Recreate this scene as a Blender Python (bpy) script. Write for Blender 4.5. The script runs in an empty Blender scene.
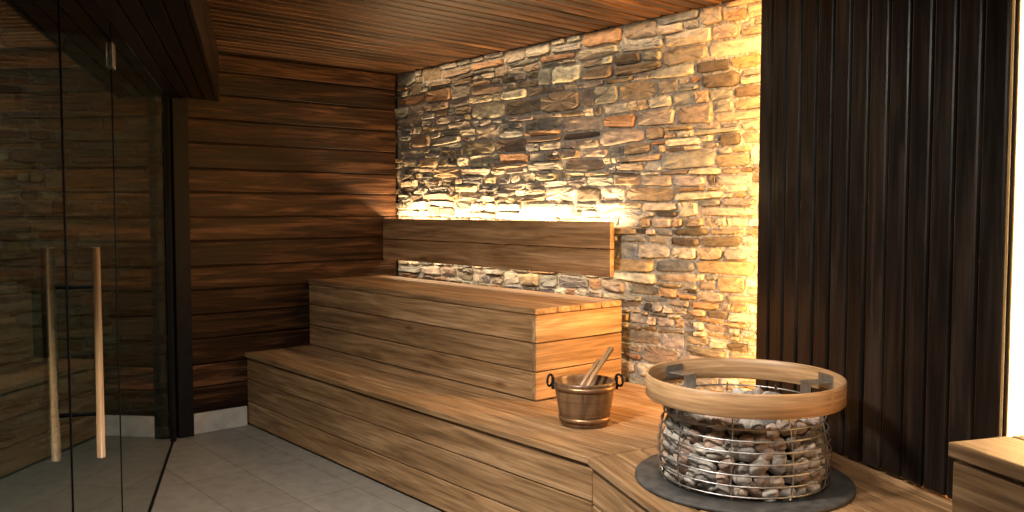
import bpy, math, random, bmesh
from mathutils import Vector, Matrix, noise
random.seed(7)
V=Vector
D=V((0.9152,-0.4030,0)); N=V((0.4030,0.9152,0)); Z=V((0,0,1)); X=V((1,0,0)); Y=V((0,1,0))
A=V((-2.11,2.18,0))
def PQ(p,q,z=0): return A+D*p+N*q+Z*z
XL=-5.10; YB=3.35; H=2.30; ZP=0.46; ZU=0.895
scn=bpy.context.scene
scn.view_settings.view_transform='Standard'

# ---------------------------------------------------------------- helpers
class MB:
    def __init__(s): s.v=[];s.f=[];s.g=[];s.r=[];s.c=[];s.m=[];s.sm=[]
    def add(s,vs,fs,gs,rnd,col=(1,1,1),mi=0,smooth=False):
        b=len(s.v); s.v+=[tuple(v) for v in vs]; s.g+=[tuple(g) for g in gs]
        s.r+=[rnd]*len(vs); s.c+=[(*col,1)]*len(vs)
        for f in fs: s.f.append([b+i for i in f]); s.m.append(mi); s.sm.append(smooth)
    def box(s,c,L,W,T,l,w,t,mi=0,rnd=None,col=(1,1,1)):
        c=V(c); rnd=random.random() if rnd is None else rnd
        o=V((random.uniform(0,50),random.uniform(0,50),random.uniform(0,50)))
        vs=[];gs=[]
        for i in (-1,1):
            for j in (-1,1):
                for k in (-1,1):
                    vs.append(c+L*(i*l/2)+W*(j*w/2)+T*(k*t/2)); gs.append(o+V((i*l/2,j*w/2,k*t/2)))
        fs=[[0,1,3,2],[4,6,7,5],[0,4,5,1],[2,3,7,6],[0,2,6,4],[1,5,7,3]]
        if L.cross(W).dot(T)<0: fs=[f[::-1] for f in fs]
        s.add(vs,fs,gs,rnd,col,mi)
    def abox(s,x0,x1,y0,y1,z0,z1,grain='x',**k):
        c=((x0+x1)/2,(y0+y1)/2,(z0+z1)/2)
        d={'x':(X,Y,Z,x1-x0,y1-y0,z1-z0),'y':(Y,Z,X,y1-y0,z1-z0,x1-x0),'z':(Z,X,Y,z1-z0,x1-x0,y1-y0)}[grain]
        s.box(c,*d,**k)
    def prism(s,poly,z0,z1,L,W,mi=0):
        n=len(poly); o=V((random.uniform(0,50),random.uniform(0,50),random.uniform(0,50)))
        vs=[V((p[0],p[1],z0)) for p in poly]+[V((p[0],p[1],z1)) for p in poly]
        gs=[o+V((v.dot(L),v.dot(W),v.z)) for v in vs]
        fs=[list(range(n))[::-1],list(range(n,2*n))]+[[i,(i+1)%n,n+(i+1)%n,n+i] for i in range(n)]
        s.add(vs,fs,gs,random.random(),mi=mi)
    def lathe(s,c,prof,seg=64,mi=0,closed=True,col=(1,1,1),rnd=.5,smooth=True,rf=None):
        c=V(c);n=len(prof);vs=[];gs=[];fs=[];R=max(p[0] for p in prof)
        for i in range(seg):
            a=2*math.pi*i/seg; k=rf(i) if rf else 1
            for (r,z) in prof:
                vs.append(c+V((r*k*math.cos(a),r*k*math.sin(a),z))); gs.append((a*R,r,z))
        m=n if closed else n-1
        for i in range(seg):
            for j in range(m):
                i2=(i+1)%seg;j2=(j+1)%n
                fs.append([i*n+j,i2*n+j,i2*n+j2,i*n+j2])
        s.add(vs,fs,gs,rnd,col,mi,smooth)
    def tube(s,pts,rad,seg=8,closed=False,mi=0,rnd=.5,col=(1,1,1)):
        pts=[V(p) for p in pts]; n=len(pts); vs=[];gs=[];fs=[]; L=0
        for i,p in enumerate(pts):
            a=pts[(i-1)%n] if (closed or i>0) else p; b=pts[(i+1)%n] if (closed or i<n-1) else p
            t=(b-a).normalized(); up=Z if abs(t.z)<.9 else X
            u=t.cross(up).normalized(); w=u.cross(t).normalized()
            r=rad[i] if isinstance(rad,(list,tuple)) else rad
            if i: L+=(p-pts[i-1]).length
            for k in range(seg):
                an=2*math.pi*k/seg; vs.append(p+u*(r*math.cos(an))+w*(r*math.sin(an))); gs.append((L,r*math.cos(an),r*math.sin(an)))
        for i in range(n if closed else n-1):
            for k in range(seg):
                i2=(i+1)%n;k2=(k+1)%seg
                fs.append([i*seg+k,i2*seg+k,i2*seg+k2,i*seg+k2][::-1])
        if not closed: fs.append(list(range(seg))); fs.append([(n-1)*seg+k for k in range(seg)][::-1])
        s.add(vs,fs,gs,rnd,col,mi,True)
    def build(s,name,mats,bevel=0,parent=None,seg=2):
        me=bpy.data.meshes.new(name); me.from_pydata(s.v,[],s.f); me.update()
        a=me.attributes.new('gco','FLOAT_VECTOR','POINT'); a.data.foreach_set('vector',[x for g in s.g for x in g])
        a=me.attributes.new('rnd','FLOAT','POINT'); a.data.foreach_set('value',s.r)
        a=me.attributes.new('scol','FLOAT_COLOR','POINT'); a.data.foreach_set('color',[x for g in s.c for x in g])
        if not isinstance(mats,(list,tuple)): mats=[mats]
        for m in mats: me.materials.append(m)
        me.polygons.foreach_set('material_index',s.m); me.polygons.foreach_set('use_smooth',s.sm)
        ob=bpy.data.objects.new(name,me); scn.collection.objects.link(ob)
        if bevel:
            b=ob.modifiers.new('bevel','BEVEL'); b.width=bevel; b.segments=seg; b.limit_method='ANGLE'; b.angle_limit=math.radians(40)
        if parent: ob.parent=parent
        return ob
def empty(name):
    e=bpy.data.objects.new(name,None); scn.collection.objects.link(e); e.empty_display_size=.1; return e
def clip(poly,n,d):
    out=[]
    for i in range(len(poly)):
        a=poly[i];b=poly[(i+1)%len(poly)]
        da=n[0]*a[0]+n[1]*a[1]-d; db=n[0]*b[0]+n[1]*b[1]-d
        if da<=0: out.append(a)
        if da*db<0:
            t=da/(da-db); out.append((a[0]+t*(b[0]-a[0]),a[1]+t*(b[1]-a[1])))
    return out

# ---------------------------------------------------------------- materials
def newmat(name):
    m=bpy.data.materials.new(name); m.use_nodes=True; nt=m.node_tree
    return m,nt,nt.nodes['Principled BSDF']
def ramp(nt,stops):
    r=nt.nodes.new('ShaderNodeValToRGB'); e=r.color_ramp.elements
    e[0].position=stops[0][0]; e[0].color=(*stops[0][1],1); e[1].position=stops[-1][0]; e[1].color=(*stops[-1][1],1)
    for p,c in stops[1:-1]:
        x=e.new(p); x.color=(*c,1)
    return r
def wood(name,dark,mid,light,rough=.45,var=.35,bump=.25,gs=(1.1,13,13),knots=True,fine=.35,spec=.5):
    m,nt,b=newmat(name); L=nt.links; nn=nt.nodes.new
    b.inputs['Specular IOR Level'].default_value=spec
    at=nn('ShaderNodeAttribute'); at.attribute_name='gco'
    mp=nn('ShaderNodeMapping'); mp.inputs['Scale'].default_value=gs; L.new(at.outputs['Vector'],mp.inputs[0])
    n1=nn('ShaderNodeTexNoise'); n1.inputs['Scale'].default_value=1.6; n1.inputs['Detail'].default_value=7; n1.inputs['Roughness'].default_value=.6; n1.inputs['Distortion'].default_value=.7
    L.new(mp.outputs[0],n1.inputs['Vector'])
    mp2=nn('ShaderNodeMapping'); mp2.inputs['Scale'].default_value=(4,110,110); L.new(at.outputs['Vector'],mp2.inputs[0])
    n2=nn('ShaderNodeTexNoise'); n2.inputs['Scale'].default_value=1; n2.inputs['Detail'].default_value=4; L.new(mp2.outputs[0],n2.inputs['Vector'])
    r=ramp(nt,[(.3,dark),(.5,mid),(.68,light)]); L.new(n1.outputs[0],r.inputs[0])
    rf=ramp(nt,[(.35,(1-fine,)*3),(.6,(1,1,1))]); L.new(n2.outputs[0],rf.inputs[0])
    mx=nn('ShaderNodeMixRGB'); mx.blend_type='MULTIPLY'; mx.inputs[0].default_value=1; L.new(r.outputs[0],mx.inputs[1]); L.new(rf.outputs[0],mx.inputs[2])
    ar=nn('ShaderNodeAttribute'); ar.attribute_name='rnd'
    mr=nn('ShaderNodeMapRange'); mr.inputs['To Min'].default_value=1-var; mr.inputs['To Max'].default_value=1+var; L.new(ar.outputs['Fac'],mr.inputs['Value'])
    hs=nn('ShaderNodeHueSaturation'); L.new(mr.outputs[0],hs.inputs['Value']); L.new(mx.outputs[0],hs.inputs['Color'])
    out=hs.outputs[0]
    if knots:
        mk=nn('ShaderNodeMapping'); mk.inputs['Scale'].default_value=(1.7,6.5,6.5); L.new(at.outputs['Vector'],mk.inputs[0])
        vo=nn('ShaderNodeTexVoronoi'); vo.inputs['Scale'].default_value=1.; L.new(mk.outputs[0],vo.inputs['Vector'])
        rk=ramp(nt,[(.03,(.35,.28,.22)),(.11,(1,1,1))]); L.new(vo.outputs['Distance'],rk.inputs[0])
        m2=nn('ShaderNodeMixRGB'); m2.blend_type='MULTIPLY'; m2.inputs[0].default_value=.8; L.new(out,m2.inputs[1]); L.new(rk.outputs[0],m2.inputs[2]); out=m2.outputs[0]
    L.new(out,b.inputs['Base Color'])
    rr=nn('ShaderNodeMapRange'); rr.inputs['To Min'].default_value=rough-.1; rr.inputs['To Max'].default_value=rough+.15; L.new(n1.outputs[0],rr.inputs['Value']); L.new(rr.outputs[0],b.inputs['Roughness'])
    ad=nn('ShaderNodeMath'); ad.operation='ADD'; L.new(n1.outputs[0],ad.inputs[0]); L.new(n2.outputs[0],ad.inputs[1])
    bp=nn('ShaderNodeBump'); bp.inputs['Strength'].default_value=bump; bp.inputs['Distance'].default_value=.004; L.new(ad.outputs[0],bp.inputs['Height']); L.new(bp.outputs[0],b.inputs['Normal'])
    return m
def noisemat(name,c1,c2,scale=8,rough=.8,bump=.3,dist=.01,metal=0,coord='Object',spec=.5):
    m,nt,b=newmat(name); L=nt.links; nn=nt.nodes.new
    b.inputs['Specular IOR Level'].default_value=spec
    tc=nn('ShaderNodeTexCoord'); n=nn('ShaderNodeTexNoise'); n.inputs['Scale'].default_value=scale; n.inputs['Detail'].default_value=8
    L.new(tc.outputs[coord],n.inputs['Vector']); r=ramp(nt,[(.3,c1),(.7,c2)]); L.new(n.outputs[0],r.inputs[0]); L.new(r.outputs[0],b.inputs['Base Color'])
    b.inputs['Roughness'].default_value=rough; b.inputs['Metallic'].default_value=metal
    bp=nn('ShaderNodeBump'); bp.inputs['Strength'].default_value=bump; bp.inputs['Distance'].default_value=dist; L.new(n.outputs[0],bp.inputs['Height']); L.new(bp.outputs[0],b.inputs['Normal'])
    return m
def stonemat(name,ns=22,rough=.72,bump=.7,dist=.009):
    m,nt,b=newmat(name); L=nt.links; nn=nt.nodes.new
    at=nn('ShaderNodeAttribute'); at.attribute_name='scol'
    tc=nn('ShaderNodeTexCoord'); mp=nn('ShaderNodeMapping'); mp.inputs['Scale'].default_value=(1,1,1.8); L.new(tc.outputs['Object'],mp.inputs[0])
    n=nn('ShaderNodeTexNoise'); n.inputs['Scale'].default_value=ns; n.inputs['Detail'].default_value=9; n.inputs['Roughness'].default_value=.7
    L.new(mp.outputs[0],n.inputs['Vector'])
    r=ramp(nt,[(.3,(.45,.41,.37)),(.5,(1,1,1)),(.72,(1.6,1.5,1.38))]); L.new(n.outputs[0],r.inputs[0])
    mx=nn('ShaderNodeMixRGB'); mx.blend_type='MULTIPLY'; mx.inputs[0].default_value=1; L.new(at.outputs['Color'],mx.inputs[1]); L.new(r.outputs[0],mx.inputs[2])
    L.new(mx.outputs[0],b.inputs['Base Color']); b.inputs['Roughness'].default_value=rough
    bp=nn('ShaderNodeBump'); bp.inputs['Strength'].default_value=bump; bp.inputs['Distance'].default_value=dist; L.new(n.outputs[0],bp.inputs['Height']); L.new(bp.outputs[0],b.inputs['Normal'])
    return m
def plain(name,c,rough=.5,metal=0):
    m,nt,b=newmat(name); b.inputs['Base Color'].default_value=(*c,1); b.inputs['Roughness'].default_value=rough; b.inputs['Metallic'].default_value=metal; return m

M_bench=wood('bench_wood',(.14,.074,.032),(.30,.174,.083),(.45,.283,.150),rough=.45,var=.17,bump=.2,fine=.36,spec=.35)
M_dark=wood('burnt_wood',(.006,.0028,.0015),(.027,.012,.0056),(.10,.047,.022),rough=.42,var=.5,bump=.5,spec=.12)
M_ceil=wood('ceiling_wood',(.012,.006,.003),(.055,.026,.0115),(.15,.073,.033),rough=.42,var=.45,bump=.4,knots=False,spec=.2)
M_panel=wood('panel_wood',(.005,.0038,.0033),(.011,.008,.0065),(.026,.018,.014),rough=.33,var=.3,bump=.25,knots=False,spec=.28)
M_ring=wood('ring_wood',(.34,.19,.085),(.46,.275,.135),(.56,.36,.19),rough=.4,var=0,bump=.1,knots=False,gs=(3,40,40))
M_bucket=wood('bucket_wood',(.07,.035,.018),(.14,.075,.036),(.22,.125,.065),rough=.3,var=0,bump=.08,knots=False,gs=(14,14,2),spec=.5)
M_stone=stonemat('wall_stone'); M_rock=stonemat('heater_rock',ns=40,rough=.85,bump=.5,dist=.004)
M_mortar=noisemat('mortar',(.24,.215,.18),(.44,.40,.335),scale=45,rough=.95,bump=1,dist=.02)
M_plaster=noisemat('plaster',(.42,.36,.27),(.55,.48,.37),scale=20,rough=.9,bump=.1)
M_corr=noisemat('corridor_wall',(.03,.035,.032),(.05,.055,.05),scale=6,rough=.8,bump=.1)
M_black=noisemat('black_metal',(.006,.006,.007),(.010,.010,.011),scale=30,rough=.5,bump=.02,spec=.1)
M_steel=noisemat('steel',(.36,.355,.345),(.50,.49,.48),scale=60,rough=.42,bump=.02,metal=1)
M_flange=noisemat('flange_metal',(.035,.035,.035),(.085,.083,.08),scale=25,rough=.55,bump=.1,dist=.003,spec=.25)
M_core=noisemat('core_metal',(.02,.02,.02),(.05,.05,.05),scale=20,rough=.6,bump=.1,metal=.5)
M_plinth=noisemat('plinth_stone',(.30,.285,.26),(.42,.40,.37),scale=15,rough=.8,bump=.2)
M_floor,nt,b=newmat('floor_tile'); L=nt.links; nn=nt.nodes.new
tc=nn('ShaderNodeTexCoord'); br=nn('ShaderNodeTexBrick'); br.offset=0; L.new(tc.outputs['Object'],br.inputs['Vector'])
br.inputs['Scale'].default_value=1; br.inputs['Brick Width'].default_value=.6; br.inputs['Row Height'].default_value=.3; br.inputs['Mortar Size'].default_value=.003
br.inputs['Color1'].default_value=(.215,.196,.172,1); br.inputs['Color2'].default_value=(.25,.228,.20,1); br.inputs['Mortar'].default_value=(.13,.118,.10,1)
n=nn('ShaderNodeTexNoise'); n.inputs['Scale'].default_value=14; n.inputs['Detail'].default_value=8; L.new(tc.outputs['Object'],n.inputs['Vector'])
r=ramp(nt,[(.3,(.8,.8,.8)),(.7,(1.1,1.1,1.1))]); L.new(n.outputs[0],r.inputs[0])
mx=nn('ShaderNodeMixRGB'); mx.blend_type='MULTIPLY'; mx.inputs[0].default_value=1; L.new(br.outputs['Color'],mx.inputs[1]); L.new(r.outputs[0],mx.inputs[2]); L.new(mx.outputs[0],b.inputs['Base Color'])
b.inputs['Roughness'].default_value=.5; b.inputs['Specular IOR Level'].default_value=.3
M_glass,nt,b=newmat('tinted_glass'); b.inputs['Base Color'].default_value=(.54,.69,.62,1); b.inputs['Roughness'].default_value=0; b.inputs['Transmission Weight'].default_value=1; b.inputs['IOR'].default_value=1.5

# ---------------------------------------------------------------- room shell
fl=MB(); fl.abox(-5.3,3.2,-4,3.6,-.1,0); fl.build('floor',M_floor)
ce=MB(); ce.abox(-5.3,3.2,-4,3.6,H+.02,H+.12,mi=0)
x=XL+.004
while x<1.6:
    ce.abox(x,x+.070,-.6,YB-.01,H,H+.022,'y'); x+=.088
ce.build('ceiling',M_ceil,bevel=.006)
wl=MB(); wl.abox(XL-.2,XL-.02,1.74,3.6,0,H+.02,rnd=0)
z=.13; hs=[.15,.14,.155,.145]; i=0
wl.abox(XL-.021,XL-.006,1.74,YB,0,.129,'y')
while z<H-.005:
    h=min(hs[i%4],H-z); wl.abox(XL-.021,XL,1.74,YB-.03,z,z+h-.006,'y'); z+=h; i+=1
wl.build('wall_left',M_dark,bevel=.006)
pb=MB(); pb.abox(XL+.001,XL+.02,1.86,2.195,0.001,.125); pb.build('baseboard_left',M_plinth,bevel=.003)

# stone masonry
pal=[((.16,.16,.156),4),((.235,.22,.20),6),((.31,.265,.21),6),((.25,.145,.078),2),((.085,.066,.05),3),((.38,.345,.285),4),((.20,.16,.118),7),((.28,.205,.13),3)]
P=[c for c,w in pal for _ in range(w)]
def masonry(st,SM,xa,xb,zlo,zhi):
    def wave():
        ph=[random.uniform(0,6.28) for _ in range(3)]
        return lambda x:.010*math.sin(1.9*x+ph[0])+.005*math.sin(4.7*x+ph[1])+.003*math.sin(11*x+ph[2])
    def stone(x0,x1,f0,f1):
        g=random.uniform(.002,.006); x0+=g*1.3;x1-=g*1.3; xc=(x0+x1)/2;w=(x1-x0)/2
        pr=random.uniform(.006,.030); n=18; base=[]; e=random.uniform(.22,.42)
        tl=random.uniform(-.45,.45); tr=random.uniform(-.3,.3)
        for i in range(n):
            a=2*math.pi*(i+random.uniform(.3,.7))/n; c=math.cos(a); s_=math.sin(a); j=1+random.uniform(-.08,.02)
            aa=math.copysign(abs(c)**e,c)*j; bb=math.copysign(abs(s_)**e,s_)*(1+random.uniform(-.16,.04))
            bb*=1-max(0,tl*aa)*.5; aa*=1-abs(tr*bb)*.15
            base.append((aa,bb))
        dj=[random.uniform(-.005,.004) for _ in range(n)]
        tx=random.uniform(-.008,.008); tz=random.uniform(-.009,.009)
        vs=[]
        for sc,dp,jj in ((1.02,-.006,0),(1.0,.66,.5),(.92,.97,1),(.5,1.0,.7)):
            for i,(aa,bb) in enumerate(base):
                px=xc+aa*(1-(1-sc)*.6)*w; lo=f0(px)+g;hi=f1(px)-g; pz=(lo+hi)/2+bb*sc*(hi-lo)/2
                dd=(dp*pr if dp>0 else dp)+dj[i]*jj+(aa*tx+bb*tz)*jj*sc
                vs.append(SM(px,dd,pz))
        vs.append(SM(xc,pr+random.uniform(-.004,.004),(f0(xc)+f1(xc))/2))
        fs=[]
        for k in range(3):
            for i in range(n):
                i2=(i+1)%n; fs.append([k*n+i,k*n+i2,(k+1)*n+i2,(k+1)*n+i])
        for i in range(n): fs.append([3*n+i,3*n+(i+1)%n,4*n])
        c=random.choice(P); k=random.uniform(.72,1.25); c=tuple(q*k*random.uniform(.95,1.05) for q in c)
        st.add(vs,fs,[(0,0,0)]*len(vs),0,c,0,random.random()<.4)
    z=zlo; f0=lambda x:zlo
    while z<zhi:
        h=random.choice([.035,.04,.05,.055,.065,.075,.09]); z2=z+h
        if z2>zhi-.03: z2=zhi; f1=lambda x:zhi+.004
        else: f1=(lambda zz,ww:lambda x:zz+ww(x))(z2,wave())
        x=xa-random.uniform(0,.1)
        while x<xb:
            w=max(.06,min(.32,h*random.uniform(1.1,5.2)))
            if h>.056 and random.random()<.45:
                t=random.uniform(.35,.65); fm=(lambda a,b,t:lambda x:a(x)*(1-t)+b(x)*t)(f0,f1,t)
                if random.random()<.5:
                    stone(x,x+w,f0,fm); k=random.uniform(.35,.65); stone(x,x+w*k,fm,f1); stone(x+w*k,x+w,fm,f1)
                else:
                    k=random.uniform(.35,.65); stone(x,x+w,fm,f1); stone(x,x+w*k,f0,fm); stone(x+w*k,x+w,f0,fm)
            else: stone(x,x+w,f0,f1)
            x+=w
        z=z2; f0=f1
st=MB(); st.abox(-5.3,-1.6,YB,YB+.2,0,H+.02,mi=1)
masonry(st,lambda x,d,z:(x,YB-d,z),XL+.03,-2.0,.40,H)
st.build('wall_back',[M_stone,M_mortar])
so=MB(); so.abox(XL-.25,XL-.05,-4,1.73,0,H+.02,mi=1)
masonry(so,lambda x,d,z:(XL-.05+d,-x,z),-1.68,2.6,.0,H)
so.build('wall_corridor',[M_stone,M_mortar])

wd=MB(); wd.box(PQ(1.65,1.17,H/2),D,N,Z,4.2,.2,H); wd.build('wall_corner',M_plaster)
wr=MB(); wr.box(PQ(3.85,-1.2,H/2),N,D,Z,5.0,.1,H); wr.build('wall_right',M_corr)
wf=MB(); wf.box(PQ(.3,-3.4,H/2),D,N,Z,8,.1,H); wf.build('wall_front',M_corr)

pn=MB()
pw=1.226; p0=-.298; nb=13; bw=pw/nb
pn.box(PQ(p0+pw/2,.874+.035,(ZP+H)/2+.005),Z,D,N,H-ZP-.01,pw-.01,.02)
for i in range(nb):
    pn.box(PQ(p0+bw*(i+.5),.874+.012,(ZP+H)/2+.005),Z,D,N,H-ZP-.012,bw-.009,.024)
pn.build('trim_corner_panel',M_panel,bevel=.008)

GQ=-1.605
bk=MB()
bk.box(PQ(0.2,GQ+.135,2.16),D,N,Z,7.2,.27,.26)
for i in range(4): bk.box(PQ(0.2,GQ+.034+.0675*i,2.018),D,N,Z,7.2,.062,.02)
for i in range(2): bk.box(PQ(0.2,GQ+.28,2.075+.15*i),D,Z,N,7.2,.144,.02)
bk.build('ceiling_bulkhead',M_panel,bevel=.004)

def GS(s,off=0,z=0): return V((-5.10,1.747,0))+D*s+N*off+Z*z
gl=empty('glass_partition')
g=MB(); g.box(GS(.09+2.03/2,0,1.0),D,N,Z,2.02,.008,1.99); g.build('fixed_pane',M_glass,parent=gl)
g=MB(); g.box(GS(2.96+2.3/2,0,1.0),D,N,Z,2.3,.008,1.99); g.build('side_pane',M_glass,parent=gl)
dr=empty('door_1')
g=MB(); g.box(GS(2.125+.415,0,1.003),D,N,Z,.82,.008,1.98); g.build('glass_leaf',M_glass,parent=dr)
hb=MB()
for zz in (1.88,.2): hb.box(GS(2.12,0,zz),Z,D,N,.085,.06,.03)
hb.build('hinges',M_steel,bevel=.003,parent=dr)
ha=MB(); ha.tube([GS(2.86,.058,.68),GS(2.86,.058,1.25)],.0105,16); ha.build('inside_bar',M_ring,parent=dr)
ha=MB(); ha.tube([GS(2.86,-.072,.68),GS(2.86,-.072,1.25)],.0105,16); ha.build('outside_bar',M_steel,parent=dr)
ha=MB()
for zz in (.80,1.145): ha.tube([GS(2.86,-.072,zz),GS(2.86,.058,zz)],.006,10)
ha.build('standoffs',M_black,parent=dr)
es=MB()
for s_ in (2.115,2.958): es.box(GS(s_,0,1.0),Z,D,N,1.99,.006,.012)
es.build('edge_seals',M_black,parent=gl)
ps=MB(); ps.abox(XL+.001,XL+.05,1.76,1.85,.001,2.0,'z'); ps.box(GS(.08,-.0,1.0),Z,D,N,2.0,.04,.04)
ps.build('trim_post',M_black,bevel=.003)
ts=MB(); ts.box(GS(2.7,0,.008),D,N,Z,5.2,.02,.014); ts.build('trim_glass_sill',M_black,bevel=.002)

# ---------------------------------------------------------------- benches
TH=.028
lb=MB()
mit=(.978,-.208); md=mit[0]*A.x+mit[1]*A.y
edges=[2.19]
while edges[-1]<3.33: edges.append(min(3.335,edges[-1]+.112))
for a,b_ in zip(edges[:-1],edges[1:]):
    if b_-a<.02: continue
    b2=min(b_,3.298)
    poly=[(XL+.003,a),(-1.2,a),(-1.2,b2-.005),(XL+.003,b2-.005)]
    poly=clip(poly,mit,md-.003)
    poly=clip(poly,(N.x,N.y),N.dot(PQ(0,1.06)))
    if len(poly)>2: lb.prism(poly,ZP-TH,ZP,X,Y)
zt=ZP-TH-.004
for k in range(3):
    h=.14; lb.abox(XL+.003,A.x-.002,2.205,2.232,zt-h+.005,zt,'x'); zt-=h
lb.build('lower_bench',M_bench,bevel=.004)
hp=MB()
qe=[0]
while qe[-1]<1.05: qe.append(min(1.06,qe[-1]+.118))
for a,b_ in zip(qe[:-1],qe[1:]):
    if b_-a<.02: continue
    P4=[PQ(-.9,a),PQ(3.7,a),PQ(3.7,b_-.005),PQ(-.9,b_-.005)]
    poly=clip([(v.x,v.y) for v in P4],(-mit[0],-mit[1]),-md-.003)
    if len(poly)>2: hp.prism(poly,ZP-TH,ZP,D,N)
zt=ZP-TH-.004
for k in range(3):
    h=.14; hp.box(PQ(1.855,.03,zt-h/2+.002),D,Z,N,3.7,h-.005,.027); zt-=h
hp.build('heater_platform',M_bench,bevel=.004)
ub=MB()
x1=-2.885; yf=2.63; yb=3.225
ws=(yb-yf)/4
for k in range(4): ub.abox(XL+.003,x1,yf+ws*k,yf+ws*(k+1)-.005,ZU-TH,ZU,'x')
zt=ZU-TH-.003; hh=(zt-ZP-.002)/3
for k in range(3):
    ub.abox(XL+.003,x1-.03,yf+.006,yf+.034,zt-hh+.005,zt,'x')
    ub.abox(x1-.029,x1-.002,yf+.006,yb,zt-hh+.005,zt,'y')
    zt-=hh
ub.build('upper_bench',M_bench,bevel=.004)
br_=empty('bench_backrest')
bb=MB()
bb.abox(XL+.003,-2.95,3.205,3.233,1.152,1.29,'x'); bb.abox(XL+.003,-2.95,3.205,3.233,1.008,1.147,'x')
bb.build('boards',M_bench,bevel=.004,parent=br_)
bb=MB()
for xx in (-4.9,-4.0,-3.05): bb.abox(xx,xx+.04,3.234,3.30,1.03,1.25,'z')
bb.build('brackets',M_dark,parent=br_)
rb=MB(); PB=1.606
for k in range(6): rb.box(PQ(PB+1.0,.06+.145*(k+.5),ZU+.02),D,N,Z,2.06,.141,TH)
zt=ZU+.003; hh=(zt-ZP-.002)/3
for k in range(3):
    rb.box(PQ(PB+1.0,.078,zt-hh/2),D,Z,N,2.04,hh-.004,.027)
    rb.box(PQ(PB-.008,.51,zt-hh/2),N,Z,D,.83,hh-.004,.027); zt-=hh
rb.build('corner_bench',M_bench,bevel=.004)

# ---------------------------------------------------------------- heater
HC=V((-1.605,2.388,0))
he=empty('sauna_heater')
m=MB(); m.lathe(HC,[(.25,ZP+.001),(.350,ZP+.001),(.350,ZP+.010),(.346,ZP+.014),(.25,ZP+.014)],96); m.build('floor_flange',M_flange,parent=he)
m=MB(); m.lathe(HC,[(.0,ZP+.014),(.190,ZP+.014),(.190,.67),(.0,.67)],48,closed=False); m.build('core',M_core,parent=he)
m=MB(); r0,r1=.307,.317; z0,z1=.738,.812
m.lathe(HC,[(r0,z0+.003),(r0+.003,z0),(r1-.003,z0),(r1,z0+.003),(r1,z1-.003),(r1-.003,z1),(r0+.003,z1),(r0,z1-.003)],128); m.build('wood_guard_ring',M_ring,parent=he)
def br_r(z):
    t=(z-ZP)/(.74-ZP); return .258+.022*math.sin(math.pi*min(1,max(0,t))**.8)-.012*t
m=MB()
for k in range(8):
    zz=ZP+.028+k*.034; R=br_r(zz)
    m.tube([HC+V((R*math.cos(a),R*math.sin(a),zz)) for a in [2*math.pi*i/96 for i in range(96)]],.0030,8,closed=True)
for k in range(9):
    a=2*math.pi*k/9+.3
    m.tube([HC+V(((br_r(zz)-.006)*math.cos(a),(br_r(zz)-.006)*math.sin(a),zz)) for zz in [ZP+.017+.026*i for i in range(11)]],.0026,8)
m.build('wire_basket',M_steel,parent=he)
m=MB()
for ang in (176,62,-20,-110):
    a=math.radians(ang); rd=V((math.cos(a),math.sin(a),0)); td=V((-math.sin(a),math.cos(a),0))
    m.box(HC+rd*.3035+Z*.775,td,Z,rd,.085,.05,.005)
    m.box(HC+rd*.262+Z*.775,rd,td,Z,.078,.06,.005)
    m.box(HC+rd*.228+Z*.742,td,Z,rd,.06,.07,.005)
m.build('ring_brackets',M_steel,bevel=.002,parent=he)
bm=bmesh.new(); bmesh.ops.create_icosphere(bm,subdivisions=3,radius=1); SV=[v.co.copy() for v in bm.verts]; SF=[[v.index for v in f.verts] for f in bm.faces]; bm.free()
rk=MB()
rp=[(.22,.208,.193),(.30,.28,.255),(.36,.335,.305),(.33,.245,.20),(.16,.15,.145),(.40,.37,.335),(.34,.27,.225)]
def rock(c,s):
    seed=V((random.uniform(0,99),)*3); q=Matrix.Rotation(random.uniform(0,6.28),3,V((random.uniform(-1,1),random.uniform(-1,1),random.uniform(-1,1))).normalized())
    sc=V((s*random.uniform(.95,1.35),s*random.uniform(.75,1.0),s*random.uniform(.75,1.0)))
    vs=[]
    for v in SV:
        k=1+.22*noise.noise(v*1.3+seed)
        vs.append(c+q@V((v.x*sc.x*k,v.y*sc.y*k,v.z*sc.z*k)))
    col=random.choice(rp); k=random.uniform(.75,1.2)
    rk.add(vs,SF,[(0,0,0)]*len(vs),0,tuple(x*k for x in col),0,True)
z=ZP+.035
while z<.72:
    R=br_r(z)-.043; n=29; of=random.random()
    for i in range(n):
        a=2*math.pi*(i+of+random.uniform(-.22,.22))/n
        rock(HC+V((R*math.cos(a),R*math.sin(a),z+random.uniform(-.010,.010))),random.uniform(.024,.034))
    z+=.038
for R,n in ((.19,20),(.14,15),(.09,10),(.04,4)):
    for i in range(n):
        a=2*math.pi*(i+random.uniform(-.2,.2))/n
        rock(HC+V((R*math.cos(a),R*math.sin(a),.685+random.uniform(-.01,.012))),random.uniform(.028,.038))
rk.build('heater_stones',M_rock,parent=he)

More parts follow.
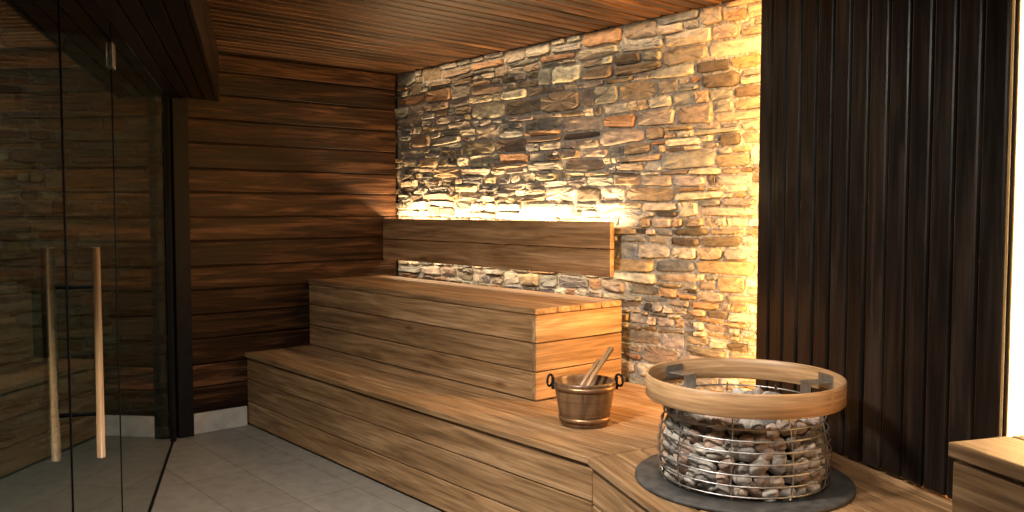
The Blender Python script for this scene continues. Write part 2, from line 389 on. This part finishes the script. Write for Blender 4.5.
# ---------------------------------------------------------------- bucket + ladle
BC=V((-2.465,2.525,ZP+.001))
bu=empty('sauna_bucket')
m=MB(); m.lathe(BC,[(0,0),(.094,0),(.098,.004),(.128,.176),(.128,.184),(.118,.184),(.116,.176),(.09,.02),(0,.02)],56,closed=False,rf=lambda i:1+(.004 if i%4 else -.003)); m.build('body',M_bucket,parent=bu)
m=MB()
for zz,rr in ((.03,.1035),(.160,.1255)): m.lathe(BC,[(rr-.002,zz-.009),(rr+.0025,zz-.009),(rr+.0056,zz+.009),(rr,zz+.009)],56)
m.build('hoops',plain('copper_band',(.26,.15,.08),.38,.7),parent=bu)
m=MB()
Rt=V((.653,.757,0))
for sg in (-1,1):
    c=BC+Rt*(sg*.136)+Z*.172
    m.box(c-Rt*(sg*.004),Z,Rt,Rt.cross(Z),.05,.012,.03)
    m.tube([c+Rt*(sg*(.008+.012*math.cos(t)))+Rt.cross(Z)*(.026*math.cos(t))+Z*(.010+.024*math.sin(t)) for t in [2*math.pi*i/20 for i in range(20)]],.005,8,closed=True)
m.build('handles',M_black,parent=bu)
la=empty('wooden_ladle')
def S(r,u,z): return BC+Rt*r+Rt.cross(Z)*u+Z*z
m=MB(); m.tube([S(-.03,.02,.075),S(.035,.0,.20),S(.115,-.02,.315)],[.007,.009,.012],10)
m.tube([S(-.055,-.03,.08),S(.012,-.03,.19),S(.065,-.045,.262)],[.006,.008,.009],10)
m.build('handle',M_ring,parent=la)
m=MB(); m.lathe(S(-.035,.02,.03),[(0,0),(.03,.005),(.042,.03),(.044,.05),(.039,.05),(.036,.03),(.025,.01),(0,.007)],24,closed=False); m.build('bowl',M_ring,parent=la)

# ---------------------------------------------------------------- lights
def area(name,loc,dir,long,sx,sy,W,col,spread=180):
    l=bpy.data.lights.new(name,'AREA'); l.shape='RECTANGLE'; l.size=sx; l.size_y=sy; l.energy=W; l.color=col; l.spread=math.radians(spread)
    o=bpy.data.objects.new(name,l); scn.collection.objects.link(o)
    z=-V(dir).normalized(); x=V(long).normalized(); y=z.cross(x).normalized(); x=y.cross(z)
    o.matrix_world=Matrix.Translation(V(loc))@Matrix((x,y,z)).transposed().to_4x4(); return o
WARM=(1,.49,.13)
area('led_backrest_up',(-4.02,3.262,1.27),(0,.25,1),X,2.1,.02,40,(1,.67,.34))
area('led_backrest_down',(-4.02,3.262,1.03),(0,.3,-1),X,2.1,.02,6,(1,.75,.48))
area('led_panel_left',PQ(-.314,.874+.055,(ZP+H)/2),-D-N*.28,Z,1.8,.02,54,WARM)
area('led_panel_right',PQ(.86,.874+.06,(ZP+H)/2),D*.6+N,Z,1.8,.02,95,(1,.64,.3))
area('led_ceiling_cove',(-3.6,3.275,2.285),(0,.12,-1),X,2.6,.015,4.5,(1,.72,.42))
NEU=(1,.90,.77)
area('ceiling_lamp',(-1.9,.8,2.27),(-.35,.85,-1),X,.3,.3,66,NEU,115)
area('ceiling_lamp.001',(-.5,1.2,2.27),(-.3,.3,-1),X,.25,.25,17,NEU,140)
area('corridor_fill',(-3.6,.0,2.25),(-.6,0,-1),X,.3,.3,7,(.85,1,.92))  # added fill without a known fixture, so corridor stones show through the glass
w=bpy.data.worlds.new('world'); scn.world=w; w.use_nodes=True; w.node_tree.nodes['Background'].inputs[0].default_value=(.5,.55,.6,1); w.node_tree.nodes['Background'].inputs[1].default_value=.05

# ---------------------------------------------------------------- camera
cam=bpy.data.cameras.new('camera'); co=bpy.data.objects.new('camera',cam); scn.collection.objects.link(co)
cam.lens=853/1024*36; cam.sensor_width=36; cam.clip_start=.05
th=math.atan(46/853); f=V((-.757,.653,0)).normalized(); R=V((f.y,-f.x,0))
F=f*math.cos(th)-Z*math.sin(th); U=R.cross(F)
co.matrix_world=Matrix.Translation((0,0,1.35))@Matrix((R,U,-F)).transposed().to_4x4()
scn.camera=co
